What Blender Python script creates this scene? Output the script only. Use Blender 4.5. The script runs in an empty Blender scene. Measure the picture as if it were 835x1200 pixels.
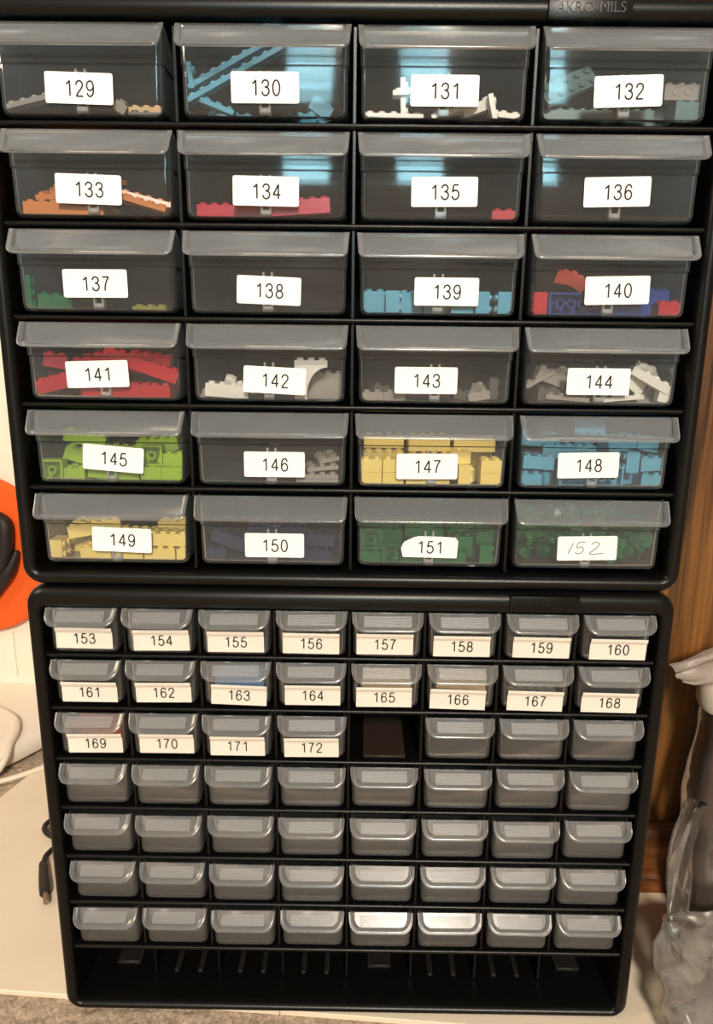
import bpy, bmesh, math, random
from mathutils import Vector, Matrix, Euler, noise

C = bpy.context.scene.collection
SC = bpy.context.scene
R = math.radians
rnd = random.Random(7)

# ------------------------------------------------------------------ camera
cx, cy, cz, pitch, yaw, roll, FPX = (0.00739287, -0.50020909, 0.58100875, 0.22502929, -0.00585803, 0.01162594, 800.0)
cam_d = bpy.data.cameras.new('camera')
cam = bpy.data.objects.new('camera', cam_d)
C.objects.link(cam)
fwd0 = Vector((math.sin(yaw), math.cos(yaw), 0)); rt = Vector((math.cos(yaw), -math.sin(yaw), 0)); up0 = Vector((0, 0, 1))
fw = fwd0 * math.cos(pitch) - up0 * math.sin(pitch); up = up0 * math.cos(pitch) + fwd0 * math.sin(pitch)
r2 = rt * math.cos(roll) + up * math.sin(roll); u2 = -rt * math.sin(roll) + up * math.cos(roll)
M = Matrix((r2, u2, -fw)).transposed().to_4x4(); M.translation = Vector((cx, cy, cz))
cam.matrix_world = M
cam_d.sensor_fit = 'HORIZONTAL'; cam_d.sensor_width = 36.0; cam_d.lens = FPX / 835 * 36.0
cam_d.clip_start = 0.02
SC.camera = cam

# ------------------------------------------------------------------ colour management, world, lamps
vs = SC.view_settings
SC.display_settings.display_device = 'sRGB'
vs.view_transform = 'Standard'; vs.look = 'None'; vs.gamma = 1.0; vs.use_curve_mapping = False
vs.exposure = 0.0
SC.cycles.use_denoising = True
SC.cycles.transparent_max_bounces = 40
SC.cycles.max_bounces = 10
SC.cycles.caustics_reflective = False
SC.cycles.caustics_refractive = False
SC.cycles.sample_clamp_indirect = 4.0

wd = bpy.data.worlds.new('world'); SC.world = wd; wd.use_nodes = True
wd.node_tree.nodes['Background'].inputs[0].default_value = (1.0, 0.88, 0.76, 1)
wd.node_tree.nodes['Background'].inputs[1].default_value = 0.22

def area(name, loc, target, size, power, col, shape='DISK', size_y=None):
    l = bpy.data.lights.new(name, 'AREA'); l.shape = shape; l.size = size
    if size_y: l.size_y = size_y
    l.energy = power; l.color = col
    o = bpy.data.objects.new(name, l); C.objects.link(o); o.location = loc
    o.rotation_euler = (Vector(target) - Vector(loc)).to_track_quat('-Z', 'Y').to_euler()
    return o
area('ceiling_lamp', (0.40, -3.55, 2.62), (0.0, 0.0, 0.4), 0.6, 185, (1.0, 0.87, 0.72))
area('table_lamp_glow', (-1.3, -0.5, 1.25), (-0.3, 0.2, 0.1), 0.3, 8, (1.0, 0.78, 0.55))

# ------------------------------------------------------------------ materials
def srgb(r, g, b):
    f = lambda c: (c / 255 / 12.92) if c / 255 <= 0.04045 else ((c / 255 + 0.055) / 1.055) ** 2.4
    return (f(r), f(g), f(b), 1)

def mat(name, col, rough=0.5, spec=0.5, bump=0.0, bscale=200, var=0.0, vscale=20, trans=0.0, metal=0.0):
    m = bpy.data.materials.new(name); m.use_nodes = True
    nt = m.node_tree; b = nt.nodes['Principled BSDF']
    b.inputs['Base Color'].default_value = col; b.inputs['Roughness'].default_value = rough
    b.inputs['Specular IOR Level'].default_value = spec; b.inputs['Metallic'].default_value = metal
    tc = nt.nodes.new('ShaderNodeTexCoord')
    if bump:
        n = nt.nodes.new('ShaderNodeTexNoise'); n.inputs['Scale'].default_value = bscale; n.inputs['Detail'].default_value = 3
        bp = nt.nodes.new('ShaderNodeBump'); bp.inputs['Strength'].default_value = bump; bp.inputs['Distance'].default_value = 0.001
        nt.links.new(tc.outputs['Object'], n.inputs['Vector']); nt.links.new(n.outputs[0], bp.inputs['Height'])
        nt.links.new(bp.outputs[0], b.inputs['Normal'])
    if var:
        n = nt.nodes.new('ShaderNodeTexNoise'); n.inputs['Scale'].default_value = vscale; n.inputs['Detail'].default_value = 5
        r = nt.nodes.new('ShaderNodeValToRGB'); r.color_ramp.elements[0].position = 0.3; r.color_ramp.elements[1].position = 0.7
        r.color_ramp.elements[0].color = tuple(c * (1 - var) for c in col[:3]) + (1,)
        r.color_ramp.elements[1].color = tuple(min(1, c * (1 + var)) for c in col[:3]) + (1,)
        nt.links.new(tc.outputs['Object'], n.inputs['Vector']); nt.links.new(n.outputs[0], r.inputs[0])
        nt.links.new(r.outputs[0], b.inputs['Base Color'])
    return m

def clear(name, haze, col=(0.75, 0.75, 0.76), edge=0.5, rough=0.12, tint=0.97, gloss=1.0, bump=0.0, bscale=60, bdist=0.001):
    """thin moulded plastic: see-through, a little milky (more so where seen edge-on) and glossy"""
    m = bpy.data.materials.new(name); m.use_nodes = True; nt = m.node_tree; nt.nodes.clear()
    out = nt.nodes.new('ShaderNodeOutputMaterial')
    t = nt.nodes.new('ShaderNodeBsdfTransparent'); t.inputs[0].default_value = (tint, tint, tint, 1)
    d = nt.nodes.new('ShaderNodeBsdfDiffuse'); d.inputs[0].default_value = (*col, 1)
    tl = nt.nodes.new('ShaderNodeBsdfTranslucent'); tl.inputs[0].default_value = (*col, 1)
    dm = nt.nodes.new('ShaderNodeMixShader'); dm.inputs[0].default_value = 0.4
    nt.links.new(d.outputs[0], dm.inputs[1]); nt.links.new(tl.outputs[0], dm.inputs[2])
    lw = nt.nodes.new('ShaderNodeLayerWeight'); lw.inputs[0].default_value = 0.25
    mr = nt.nodes.new('ShaderNodeMapRange'); mr.inputs[3].default_value = haze; mr.inputs[4].default_value = edge
    nt.links.new(lw.outputs['Facing'], mr.inputs[0])
    m1 = nt.nodes.new('ShaderNodeMixShader')
    nt.links.new(mr.outputs[0], m1.inputs[0]); nt.links.new(t.outputs[0], m1.inputs[1]); nt.links.new(dm.outputs[0], m1.inputs[2])
    g = nt.nodes.new('ShaderNodeBsdfGlossy'); g.inputs['Roughness'].default_value = rough; g.inputs[0].default_value = (gloss, gloss, gloss, 1)
    fr = nt.nodes.new('ShaderNodeFresnel'); fr.inputs[0].default_value = 1.46
    m2 = nt.nodes.new('ShaderNodeMixShader')
    nt.links.new(fr.outputs[0], m2.inputs[0]); nt.links.new(m1.outputs[0], m2.inputs[1]); nt.links.new(g.outputs[0], m2.inputs[2])
    if bump:
        tc = nt.nodes.new('ShaderNodeTexCoord')
        n = nt.nodes.new('ShaderNodeTexNoise'); n.inputs['Scale'].default_value = bscale; n.inputs['Detail'].default_value = 2
        bp = nt.nodes.new('ShaderNodeBump'); bp.inputs['Strength'].default_value = bump; bp.inputs['Distance'].default_value = bdist
        nt.links.new(tc.outputs['Object'], n.inputs['Vector']); nt.links.new(n.outputs[0], bp.inputs['Height'])
        for s in (g, d, fr): nt.links.new(bp.outputs[0], s.inputs['Normal'])
    nt.links.new(m2.outputs[0], out.inputs[0])
    return m

M_BLACK = mat('black_moulded_plastic', srgb(12, 11, 10), 0.33, 0.32, bump=0.10, bscale=900)
M_DUSTY = mat('dusty_black_plastic', srgb(27, 24, 22), 0.6, 0.35, bump=0.3, bscale=300, var=0.35, vscale=60)
M_BROWN = mat('dark_brown_plastic', srgb(52, 41, 34), 0.5, 0.3)
M_BODY_L = clear('clear_drawer_plastic', 0.031, col=(0.62, 0.72, 0.78), edge=0.40, rough=0.075)
M_LIP_L = clear('milky_lip_plastic', 0.12, col=(0.70, 0.73, 0.75), edge=0.55, rough=0.18)
M_BODY_S = clear('frosted_drawer_plastic', 0.022, col=(0.66, 0.67, 0.67), edge=0.34, rough=0.2)
M_LIP_S = clear('frosted_lip_plastic', 0.125, col=(0.74, 0.75, 0.75), edge=0.55, rough=0.2)
M_GRIP = clear('ribbed_lip_plastic', 0.26, edge=0.6, rough=0.38)
M_RAIL = clear('clear_rail_plastic', 0.55, col=(0.9, 0.9, 0.9), edge=0.7, rough=0.1)
M_PAPER = mat('white_sticker_paper', srgb(250, 247, 242), 0.6, 0.3)
M_PAPER2 = mat('white_paper_slip', srgb(232, 222, 208), 0.7, 0.2)
M_INK = mat('black_printed_ink', srgb(38, 34, 36), 0.6, 0.3)
M_PEN = mat('grey_pen_ink', srgb(84, 90, 98), 0.6, 0.3)

# ------------------------------------------------------------------ helpers
def link_mesh(name, me, parent=None, loc=(0, 0, 0), rot=(0, 0, 0)):
    o = bpy.data.objects.new(name, me); C.objects.link(o)
    o.location = loc; o.rotation_euler = rot
    if parent: o.parent = parent
    return o

def to_mesh(bm, name, m=None, smooth=False, angle=None):
    bmesh.ops.recalc_face_normals(bm, faces=bm.faces)
    me = bpy.data.meshes.new(name)
    if angle is not None:
        for e in bm.edges:
            e.smooth = len(e.link_faces) == 2 and e.calc_face_angle(0) < R(angle)
        smooth = True
    for f in bm.faces: f.smooth = smooth
    bm.to_mesh(me); bm.free()
    if m: me.materials.append(m)
    return me

def empty(name, loc, rot=(0, 0, 0)):
    o = bpy.data.objects.new(name, None); C.objects.link(o); o.location = loc; o.rotation_euler = rot
    o.empty_display_size = 0.02
    return o

def tag(o, label=None, cat=None, group=None, kind=None):
    if label: o['label'] = label
    if cat: o['category'] = cat
    if group: o['group'] = group
    if kind: o['kind'] = kind
    return o

def box(bm, x0, x1, y0, y1, z0, z1, bev=0.0, seg=2):
    r = bmesh.ops.create_cube(bm, size=1)
    vs_ = r['verts']
    for v in vs_:
        v.co = Vector((x0 + (v.co.x + .5) * (x1 - x0), y0 + (v.co.y + .5) * (y1 - y0), z0 + (v.co.z + .5) * (z1 - z0)))
    if bev:
        es = list({e for v in vs_ for e in v.link_edges})
        bmesh.ops.bevel(bm, geom=es, offset=bev, segments=seg, affect='EDGES', profile=0.5)

def loop(bm, pts):
    return [bm.verts.new(p) for p in pts]

def bridge(bm, a, b, closed=True):
    n = len(a)
    for i in range(n if closed else n - 1):
        j = (i + 1) % n
        bm.faces.new((a[i], a[j], b[j], b[i]))

def rrect(x0, x1, z0, z1, r, n=5):
    pts = []
    for (px, pz, a0) in ((x1 - r, z1 - r, 0), (x0 + r, z1 - r, 90), (x0 + r, z0 + r, 180), (x1 - r, z0 + r, 270)):
        for i in range(n + 1):
            a = R(a0 + 90 * i / n); pts.append((px + r * math.cos(a), pz + r * math.sin(a)))
    return pts

def tube(bm, pts, rad, n=10, caps=True):
    pts = [Vector(p) for p in pts]
    rads = rad if isinstance(rad, (list, tuple)) else [rad] * len(pts)
    prev = None; nrm = None
    for i, p in enumerate(pts):
        d = (pts[min(i + 1, len(pts) - 1)] - pts[max(i - 1, 0)]).normalized()
        if nrm is None:
            nrm = d.orthogonal().normalized()
        else:
            nrm = (nrm - d * nrm.dot(d)).normalized()
        b = d.cross(nrm)
        lp = loop(bm, [p + (nrm * math.cos(2 * math.pi * k / n) + b * math.sin(2 * math.pi * k / n)) * rads[i] for k in range(n)])
        if prev: bridge(bm, prev, lp)
        elif caps: bm.faces.new(lp[::-1])
        prev = lp
    if caps: bm.faces.new(prev)

def smooth_path(pts, n=8):
    pts = [Vector(p) for p in pts]; out = []
    P = [pts[0]] + pts + [pts[-1]]
    for i in range(1, len(P) - 2):
        for k in range(n):
            t = k / n; a, b, c, d = P[i - 1], P[i], P[i + 1], P[i + 2]
            out.append(0.5 * ((2 * b) + (c - a) * t + (2 * a - 5 * b + 4 * c - d) * t * t + (3 * b - a - 3 * c + d) * t ** 3))
    out.append(pts[-1]); return out

def text_mesh(s, size, ext, m, name='number', xs=1.0):
    cu = bpy.data.curves.new(name, 'FONT'); cu.body = s; cu.size = size; cu.extrude = ext
    cu.align_x = 'CENTER'; cu.align_y = 'CENTER'; cu.resolution_u = 4
    o = bpy.data.objects.new('text_tmp', cu); C.objects.link(o)
    bpy.context.view_layer.update()
    me = bpy.data.meshes.new_from_object(o.evaluated_get(bpy.context.evaluated_depsgraph_get()))
    bpy.data.objects.remove(o); bpy.data.curves.remove(cu)
    # stand it up: text x -> x, text y -> z, faces -y ; centre on its own box
    xsv = [v.co.x for v in me.vertices]; ysv = [v.co.y for v in me.vertices]
    mx, my = (min(xsv) + max(xsv)) / 2, (min(ysv) + max(ysv)) / 2
    for v in me.vertices: v.co = Vector(((v.co.x - mx) * xs, -v.co.z, v.co.y - my))
    me.materials.clear(); me.materials.append(m); me.name = name
    return me

GL = {'1': [('s', [(.10, .77), (.25, .86), (.36, 1.0)]), ('p', [(.36, 1.0), (.36, 0)])],
      '2': [('s', [(.04, .72), (.09, .90), (.27, 1), (.46, .90), (.50, .72), (.41, .51), (.2, .25), (.03, 0)]), ('p', [(.03, 0), (.53, 0)])],
      '3': [('s', [(.04, .76), (.1, .92), (.27, 1), (.44, .92), (.49, .76), (.42, .6), (.22, .54)]), ('s', [(.22, .54), (.43, .49), (.53, .29), (.45, .08), (.27, 0), (.09, .08), (.02, .26)])],
      '4': [('p', [(.40, 0), (.40, 1)]), ('p', [(.40, 1), (.02, .28)]), ('p', [(.02, .28), (.56, .28)])],
      '5': [('p', [(.49, 1), (.14, 1)]), ('p', [(.14, 1), (.06, .50)]), ('s', [(.06, .5), (.16, .6), (.28, .63), (.45, .55), (.53, .32), (.44, .09), (.26, 0), (.09, .08), (.02, .25)])],
      '6': [('s', [(.50, .77), (.43, .93), (.28, 1), (.1, .85), (.04, .5), (.06, .2), (.15, .04), (.28, 0), (.44, .08), (.52, .31), (.44, .53), (.28, .61), (.13, .52), (.05, .35)])],
      '7': [('p', [(.03, 1), (.52, 1)]), ('s', [(.52, 1), (.35, .72), (.24, .4), (.19, 0)])]}
def ell(ex, ey, rx, ry): return [(ex + rx * math.cos(R(90 + 30 * k)), ey + ry * math.sin(R(90 + 30 * k))) for k in range(13)]
GL['8'] = [('s', ell(.275, .765, .20, .235)), ('s', ell(.275, .265, .245, .265))]
GL['0'] = [('s', ell(.275, .5, .245, .5))]
GL['9'] = [(k, [(.55 - x, 1 - y) for x, y in p]) for k, p in GL['6']]
def digits_mesh(s, hgt, m):
    """printed figures: plain monoline numerals lying flat on the paper, centred"""
    bm = bmesh.new(); x0 = -(.777 * (len(s) - 1) + .55) / 2
    for i, ch in enumerate(s):
        for k, p in GL[ch]:
            q = [((x0 + .777 * i + x) * hgt, 0, (y - .5) * hgt) for x, y in p]
            if k == 's': q = smooth_path(q, 5)
            tube(bm, q, hgt * .060, 8)
    for v in bm.verts: v.co.y *= .12
    return to_mesh(bm, 'number', m, smooth=True)

# ------------------------------------------------------------------ the setting
def struct(name, me, loc=(0, 0, 0), rot=(0, 0, 0)):
    return tag(link_mesh(name, me, None, loc, rot), kind='structure')

# carpet: dense uneven pile where it shows, plain beyond
M_CARPET = mat('taupe_carpet', srgb(178, 158, 138), 0.95, 0.1, bump=1.0, bscale=420, var=0.35, vscale=260)
ZC = -0.006
bm = bmesh.new()
X0, X1, Y0, Y1, ST = -0.75, 0.40, -0.16, 0.60, 0.0034
nx, ny = int((X1 - X0) / ST), int((Y1 - Y0) / ST)
grid = []
for j in range(ny + 1):
    row = []
    for i in range(nx + 1):
        x, y = X0 + (X1 - X0) * i / nx, Y0 + (Y1 - Y0) * j / ny
        e = min(i, nx - i, j, ny - j)
        h = 0 if e == 0 else (rnd.random() - 0.5) * 0.0032 * min(1, e / 12) + noise.noise(Vector((x * 60, y * 60, 0))) * 0.0012 * min(1, e / 12)
        row.append(bm.verts.new((x, y, ZC + h)))
    grid.append(row)
for j in range(ny):
    for i in range(nx):
        bm.faces.new((grid[j][i], grid[j][i + 1], grid[j + 1][i + 1], grid[j + 1][i]))
def rectf(x0, x1, y0, y1):
    bm.faces.new(loop(bm, [(x0, y0, ZC), (x1, y0, ZC), (x1, y1, ZC), (x0, y1, ZC)]))
rectf(-3, X0, -4.4, 2); rectf(X1, 3, -4.4, 2); rectf(X0, X1, -4.4, Y0); rectf(X0, X1, Y1, 2)
struct('floor', to_mesh(bm, 'floor', M_CARPET, smooth=True))

# oak panelling behind and to the right
def wood(name, dark, light, sx=34, sz=2.2, rough=0.42):
    m = bpy.data.materials.new(name); m.use_nodes = True; nt = m.node_tree; b = nt.nodes['Principled BSDF']
    tc = nt.nodes.new('ShaderNodeTexCoord'); mp = nt.nodes.new('ShaderNodeMapping')
    mp.inputs['Scale'].default_value = (sx, sx, sz)
    n = nt.nodes.new('ShaderNodeTexNoise'); n.inputs['Scale'].default_value = 1.0; n.inputs['Detail'].default_value = 6; n.inputs['Distortion'].default_value = 0.6
    mp2 = nt.nodes.new('ShaderNodeMapping'); mp2.inputs['Scale'].default_value = (sx * 9, sx * 9, sz * 4)
    n2 = nt.nodes.new('ShaderNodeTexNoise'); n2.inputs['Scale'].default_value = 1.0; n2.inputs['Detail'].default_value = 4
    mx = nt.nodes.new('ShaderNodeMath'); mx.operation = 'MULTIPLY_ADD'; mx.inputs[1].default_value = 0.35
    nt.links.new(tc.outputs['Object'], mp.inputs[0]); nt.links.new(tc.outputs['Object'], mp2.inputs[0])
    nt.links.new(mp.outputs[0], n.inputs['Vector']); nt.links.new(mp2.outputs[0], n2.inputs['Vector'])
    nt.links.new(n2.outputs[0], mx.inputs[0]); nt.links.new(n.outputs[0], mx.inputs[2])
    r = nt.nodes.new('ShaderNodeValToRGB')
    r.color_ramp.elements[0].position = 0.50; r.color_ramp.elements[0].color = dark
    r.color_ramp.elements[1].position = 0.82; r.color_ramp.elements[1].color = light
    nt.links.new(mx.outputs[0], r.inputs[0]); nt.links.new(r.outputs[0], b.inputs['Base Color'])
    bp = nt.nodes.new('ShaderNodeBump'); bp.inputs['Strength'].default_value = 0.15; bp.inputs['Distance'].default_value = 0.001
    nt.links.new(n2.outputs[0], bp.inputs['Height']); nt.links.new(bp.outputs[0], b.inputs['Normal'])
    b.inputs['Roughness'].default_value = rough
    return m
M_OAK = wood('oak_panel_wood', srgb(44, 25, 10), srgb(146, 96, 46))
M_OAK2 = wood('oak_baseboard_wood', srgb(84, 44, 16), srgb(160, 98, 46), sx=3, sz=40)
bm = bmesh.new(); box(bm, -0.06, 3.0, 0.172, 0.29, ZC, 2.5)
struct('wall_back', to_mesh(bm, 'wall_back', M_OAK))
bm = bmesh.new()
prof = [(0.1715, ZC), (0.1535, ZC), (0.1535, 0.016), (0.157, 0.019), (0.157, 0.066), (0.160, 0.073), (0.168, 0.0765), (0.1715, 0.0765)]
a = loop(bm, [(-0.06, y, z) for y, z in prof]); b = loop(bm, [(3.0, y, z) for y, z in prof]); bridge(bm, a, b)
bm.faces.new(a[::-1]); bm.faces.new(b)
struct('baseboard_back', to_mesh(bm, 'baseboard_back', M_OAK2))

M_WALL = mat('off_white_wall_paint', srgb(236, 226, 210), 0.9, 0.2, bump=0.3, bscale=60, var=0.03, vscale=6)
bm = bmesh.new(); box(bm, -3.0, -0.06, 1.25, 1.35, ZC, 2.5)
struct('wall_left', to_mesh(bm, 'wall_left', M_WALL))

# behind the camera: a wall with a daylit window, mirrored in the clear drawer fronts
WX0, WX1, WZ0, WZ1, WY = -0.30, 0.55, 1.32, 2.55, -4.2
bm = bmesh.new()
box(bm, -3, WX0, WY - .1, WY, ZC, 2.8); box(bm, WX1, 3, WY - .1, WY, ZC, 2.8)
box(bm, WX0, WX1, WY - .1, WY, ZC, WZ0); box(bm, WX0, WX1, WY - .1, WY, WZ1, 2.8)
struct('wall_front', to_mesh(bm, 'wall_front', M_WALL))
M_SKY = bpy.data.materials.new('daylight_glass'); M_SKY.use_nodes = True
nt = M_SKY.node_tree; nt.nodes.clear(); e = nt.nodes.new('ShaderNodeEmission'); e.inputs[0].default_value = (0.45, 0.88, 1.0, 1); e.inputs[1].default_value = 13.0
o_ = nt.nodes.new('ShaderNodeOutputMaterial'); nt.links.new(e.outputs[0], o_.inputs[0])
M_TRIM = mat('white_window_paint', srgb(235, 232, 225), 0.5)
wroot = tag(empty('window_1', ((WX0 + WX1) / 2, WY - .05, WZ0)), kind='structure')
bm = bmesh.new(); w2, hh = (WX1 - WX0) / 2, WZ1 - WZ0
box(bm, -w2, -w2 + .03, -.03, .03, 0, hh); box(bm, w2 - .03, w2, -.03, .03, 0, hh)
box(bm, -w2 + .03, w2 - .03, -.03, .03, 0, .03); box(bm, -w2 + .03, w2 - .03, -.03, .03, hh - .03, hh)
box(bm, -w2 + .03, w2 - .03, -.025, .025, hh * .47, hh * .47 + .045)
link_mesh('window_frame', to_mesh(bm, 'window_frame', M_TRIM), wroot)
bm = bmesh.new(); box(bm, -w2 + .03, w2 - .03, -.003, .003, .03, hh * .47); box(bm, -w2 + .03, w2 - .03, -.003, .003, hh * .47 + .045, hh - .03)
link_mesh('pane', to_mesh(bm, 'pane', M_SKY), wroot)

# ------------------------------------------------------------------ white boards on the carpet
M_BOARD = mat('white_board', srgb(232, 216, 192), 0.7, 0.25, bump=0.15, bscale=40, var=0.04, vscale=9)
def board(name, corners, label):
    bm = bmesh.new()
    a = loop(bm, [(x, y, ZC + .0003) for x, y in corners]); b = loop(bm, [(x, y, 0.0) for x, y in corners])
    bridge(bm, a, b); bm.faces.new(a[::-1]); bm.faces.new(b)
    bmesh.ops.bevel(bm, geom=[e for e in bm.edges], offset=0.0008, segments=1, affect='EDGES')
    return tag(link_mesh(name, to_mesh(bm, name, M_BOARD)), label, 'board')
board('floor_board', [(-0.545, 0.032), (-0.0605, 0.0032), (-0.0605, 0.46), (-0.425, 0.46)],
      'wide off-white board on the carpet, running out left of the black cabinets')
board('floor_board', [(-0.06, 0.0032), (0.85, -0.054), (0.85, 0.152), (-0.06, 0.152)],
      'off-white board on the floor right of the cabinets, under the clear plastic bag')

# ------------------------------------------------------------------ the two cabinets
CW, CH, CD = 0.254, 0.4046, 0.165
OX = 0.2425
def cabinet(zbase, label, shelves, ncol, top_in, bot_in, floor_y, guides):
    root = tag(empty('drawer_cabinet', (0, 0, zbase)), label, 'cabinet', 'stacked black drawer cabinets')
    H = CH - 0.0006
    # front rim: swept rounded frame
    bm = bmesh.new(); prev = None; first = None
    steps = [(0.0, .030), (0.0, .0085), (.0007, .0045), (.0022, .0015), (.0045, .0), (.0075, .0), (.0098, .0012), (.0112, .0038), (.0116, .012), (.0116, .030)]
    for ins, y in steps:
        t = ins / .0116
        pts = rrect(-CW + ins, CW - ins, bot_in * t, H - top_in * t, .016 * (1 - t) + .004 * t, 6)
        lp = loop(bm, [(x, y, z) for x, z in pts])
        if prev: bridge(bm, prev, lp)
        else: first = lp
        prev = lp
    bridge(bm, prev, first)
    link_mesh('front_rim', to_mesh(bm, 'front_rim', M_BLACK, angle=40), root)
    # housing
    bm = bmesh.new()
    o0 = loop(bm, [(x, .030, z) for x, z in rrect(-CW + .002, CW - .002, .002, H - .002, .014, 5)])
    o1 = loop(bm, [(x, CD, z) for x, z in rrect(-CW + .004, CW - .004, .003, H - .003, .014, 5)])
    i0 = loop(bm, [(x, .030, z) for x, z in rrect(-OX, OX, bot_in, H - top_in, .003, 5)])
    i1 = loop(bm, [(x, CD - .004, z) for x, z in rrect(-OX + .001, OX - .001, bot_in, H - top_in, .003, 5)])
    bridge(bm, o0, o1); bridge(bm, i0, i1); bridge(bm, o0, i0); bm.faces.new(o1); bm.faces.new(i1)
    link_mesh('housing', to_mesh(bm, 'housing', M_BLACK, angle=40), root)
    # shelves with a rounded front bar
    bm = bmesh.new()
    xs = [(.0085, -.0021), (.0062, -.0012), (.0056, .0004), (.0060, .0016), (.0075, .0022), (.014, .0018), (.150, .0018), (.150, -.0006), (.014, -.0006), (.0125, -.0021)]
    a = loop(bm, [(-OX, y, z) for y, z in xs]); b = loop(bm, [(OX, y, z) for y, z in xs]); bridge(bm, a, b); bm.faces.new(a); bm.faces.new(b[::-1])
    sm = to_mesh(bm, 'shelf', M_BLACK, angle=50)
    for z in shelves: link_mesh('shelf', sm, root, (0, 0, z - zbase))
    # vertical dividers
    zs = sorted([zbase + bot_in] + list(shelves) + [zbase + H - top_in])
    for k in range(1, ncol):
        x = -.24 + .48 * k / ncol
        bm = bmesh.new()
        for a_, b_ in zip(zs[:-1], zs[1:]):
            lo, hi = a_ - zbase + .0017, b_ - zbase - .0019
            yo = .022 if (guides and a_ == zs[0]) else 0
            prof = [(-.0016, .010 + yo), (-.0009, .0085 + yo), (.0009, .0085 + yo), (.0016, .010 + yo), (.0010, .035), (.0010, .150), (-.0010, .150), (-.0010, .035)]
            a = loop(bm, [(x + px, py, lo) for px, py in prof]); b = loop(bm, [(x + px, py, hi) for px, py in prof])
            bridge(bm, a, b); bm.faces.new(a[::-1]); bm.faces.new(b)
        link_mesh('divider', to_mesh(bm, 'divider', M_BLACK, angle=50), root)
    # raised name badge on the top edge of the rim
    bm = bmesh.new(); box(bm, .1235, .1775, -.0022, .009, H - .0150, H - .0022, .0006, 2)
    bd = link_mesh('badge', to_mesh(bm, 'badge', M_BLACK, angle=40), root)
    tm = text_mesh('AKRO-MILS', .0088, .0004, M_BLACK, 'raised_lettering', 1.0)
    link_mesh('raised_lettering', tm, bd, (.1505, -.0023, H - .0088))
    return root

SH_U = [.7317, .6681, .605, .543, .4807]
SH_L = [.3435, .2970, .2505, .2040, .1562, .1095, .0628]
cab_u = cabinet(CH, 'upper black cabinet with four columns of wide clear drawers', SH_U, 4, .0150, .0120, 0, False)
cab_l = cabinet(0.0, 'lower black cabinet with eight columns of small drawers and an empty bottom row', SH_L, 8, .0186, .0085, 0, True)
# drawer guides on the open floor of the lower cabinet, stops under the lowest shelf, dust line
for k in range(8):
    x = -.21 + .06 * k
    bm = bmesh.new()
    if k in (0, 4, 7):
        box(bm, x - .010, x + .012, .040, .125, .0086, .0125, .001, 1)
    else:
        for s in (-1, 1):
            box(bm, x + s * .011 - .0022, x + s * .011 + .0022, .032, .130, .0086, .0120, .001, 1)
    link_mesh('drawer_guide', to_mesh(bm, 'drawer_guide', M_DUSTY, angle=40), cab_l)
    bm = bmesh.new(); box(bm, x - .019, x + .019, .016, .0185, .0545, .0618, .0006, 1)
    link_mesh('stop_tab', to_mesh(bm, 'stop_tab', M_BLACK, angle=40), cab_l)
bm = bmesh.new(); box(bm, .0125, .0475, .0125, .1100, .2520, .2543, .0008, 1)
link_mesh('slot_platform', to_mesh(bm, 'slot_platform', M_BROWN, angle=40), cab_l)

# ------------------------------------------------------------------ drawers
def body_mesh(name, m, H, wb, wt, wstep, step_z, y0, y1, wall, r=.0045):
    bm = bmesh.new()
    def w(z):
        if step_z and z > step_z: return wstep + (wt - wstep) * (z - step_z) / (H - step_z)
        zz = step_z if step_z else H
        ws = wstep - .0012 if step_z else wt
        return wb + (ws - wb) * z / zz
    lv = [(0, -.0042), (.0006, -.0020), (.0022, -.0006), (.0048, 0)]
    if step_z: lv += [(step_z - .0006, 0), (step_z + .0002, 0)]
    lv += [(H, 0)]
    def ring(z, ins, th):
        hw = w(z) / 2 + ins - th
        st = .0006 if (step_z and z > step_z) else 0
        return loop(bm, [(x, y, z) for x, y in rrect(-hw, hw, y0 - ins * .8 + th - st, y1 + ins - th + .014 * z / H, max(r - th, .001), 4)])
    outer = [ring(z, i, 0) for z, i in lv]
    for a, b in zip(outer[:-1], outer[1:]): bridge(bm, a, b)
    bm.faces.new(outer[0])
    li = [(wall, -.0030), (.0024, -.0010), (.0048, 0)] + lv[4:]
    inner = []
    for z, i in li:
        inner.append(ring(z, i, wall))
    for a, b in zip(inner[:-1], inner[1:]): bridge(bm, a, b)
    bm.faces.new(inner[0]); bridge(bm, outer[-1], inner[-1])
    return to_mesh(bm, name, m, angle=35)

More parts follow.
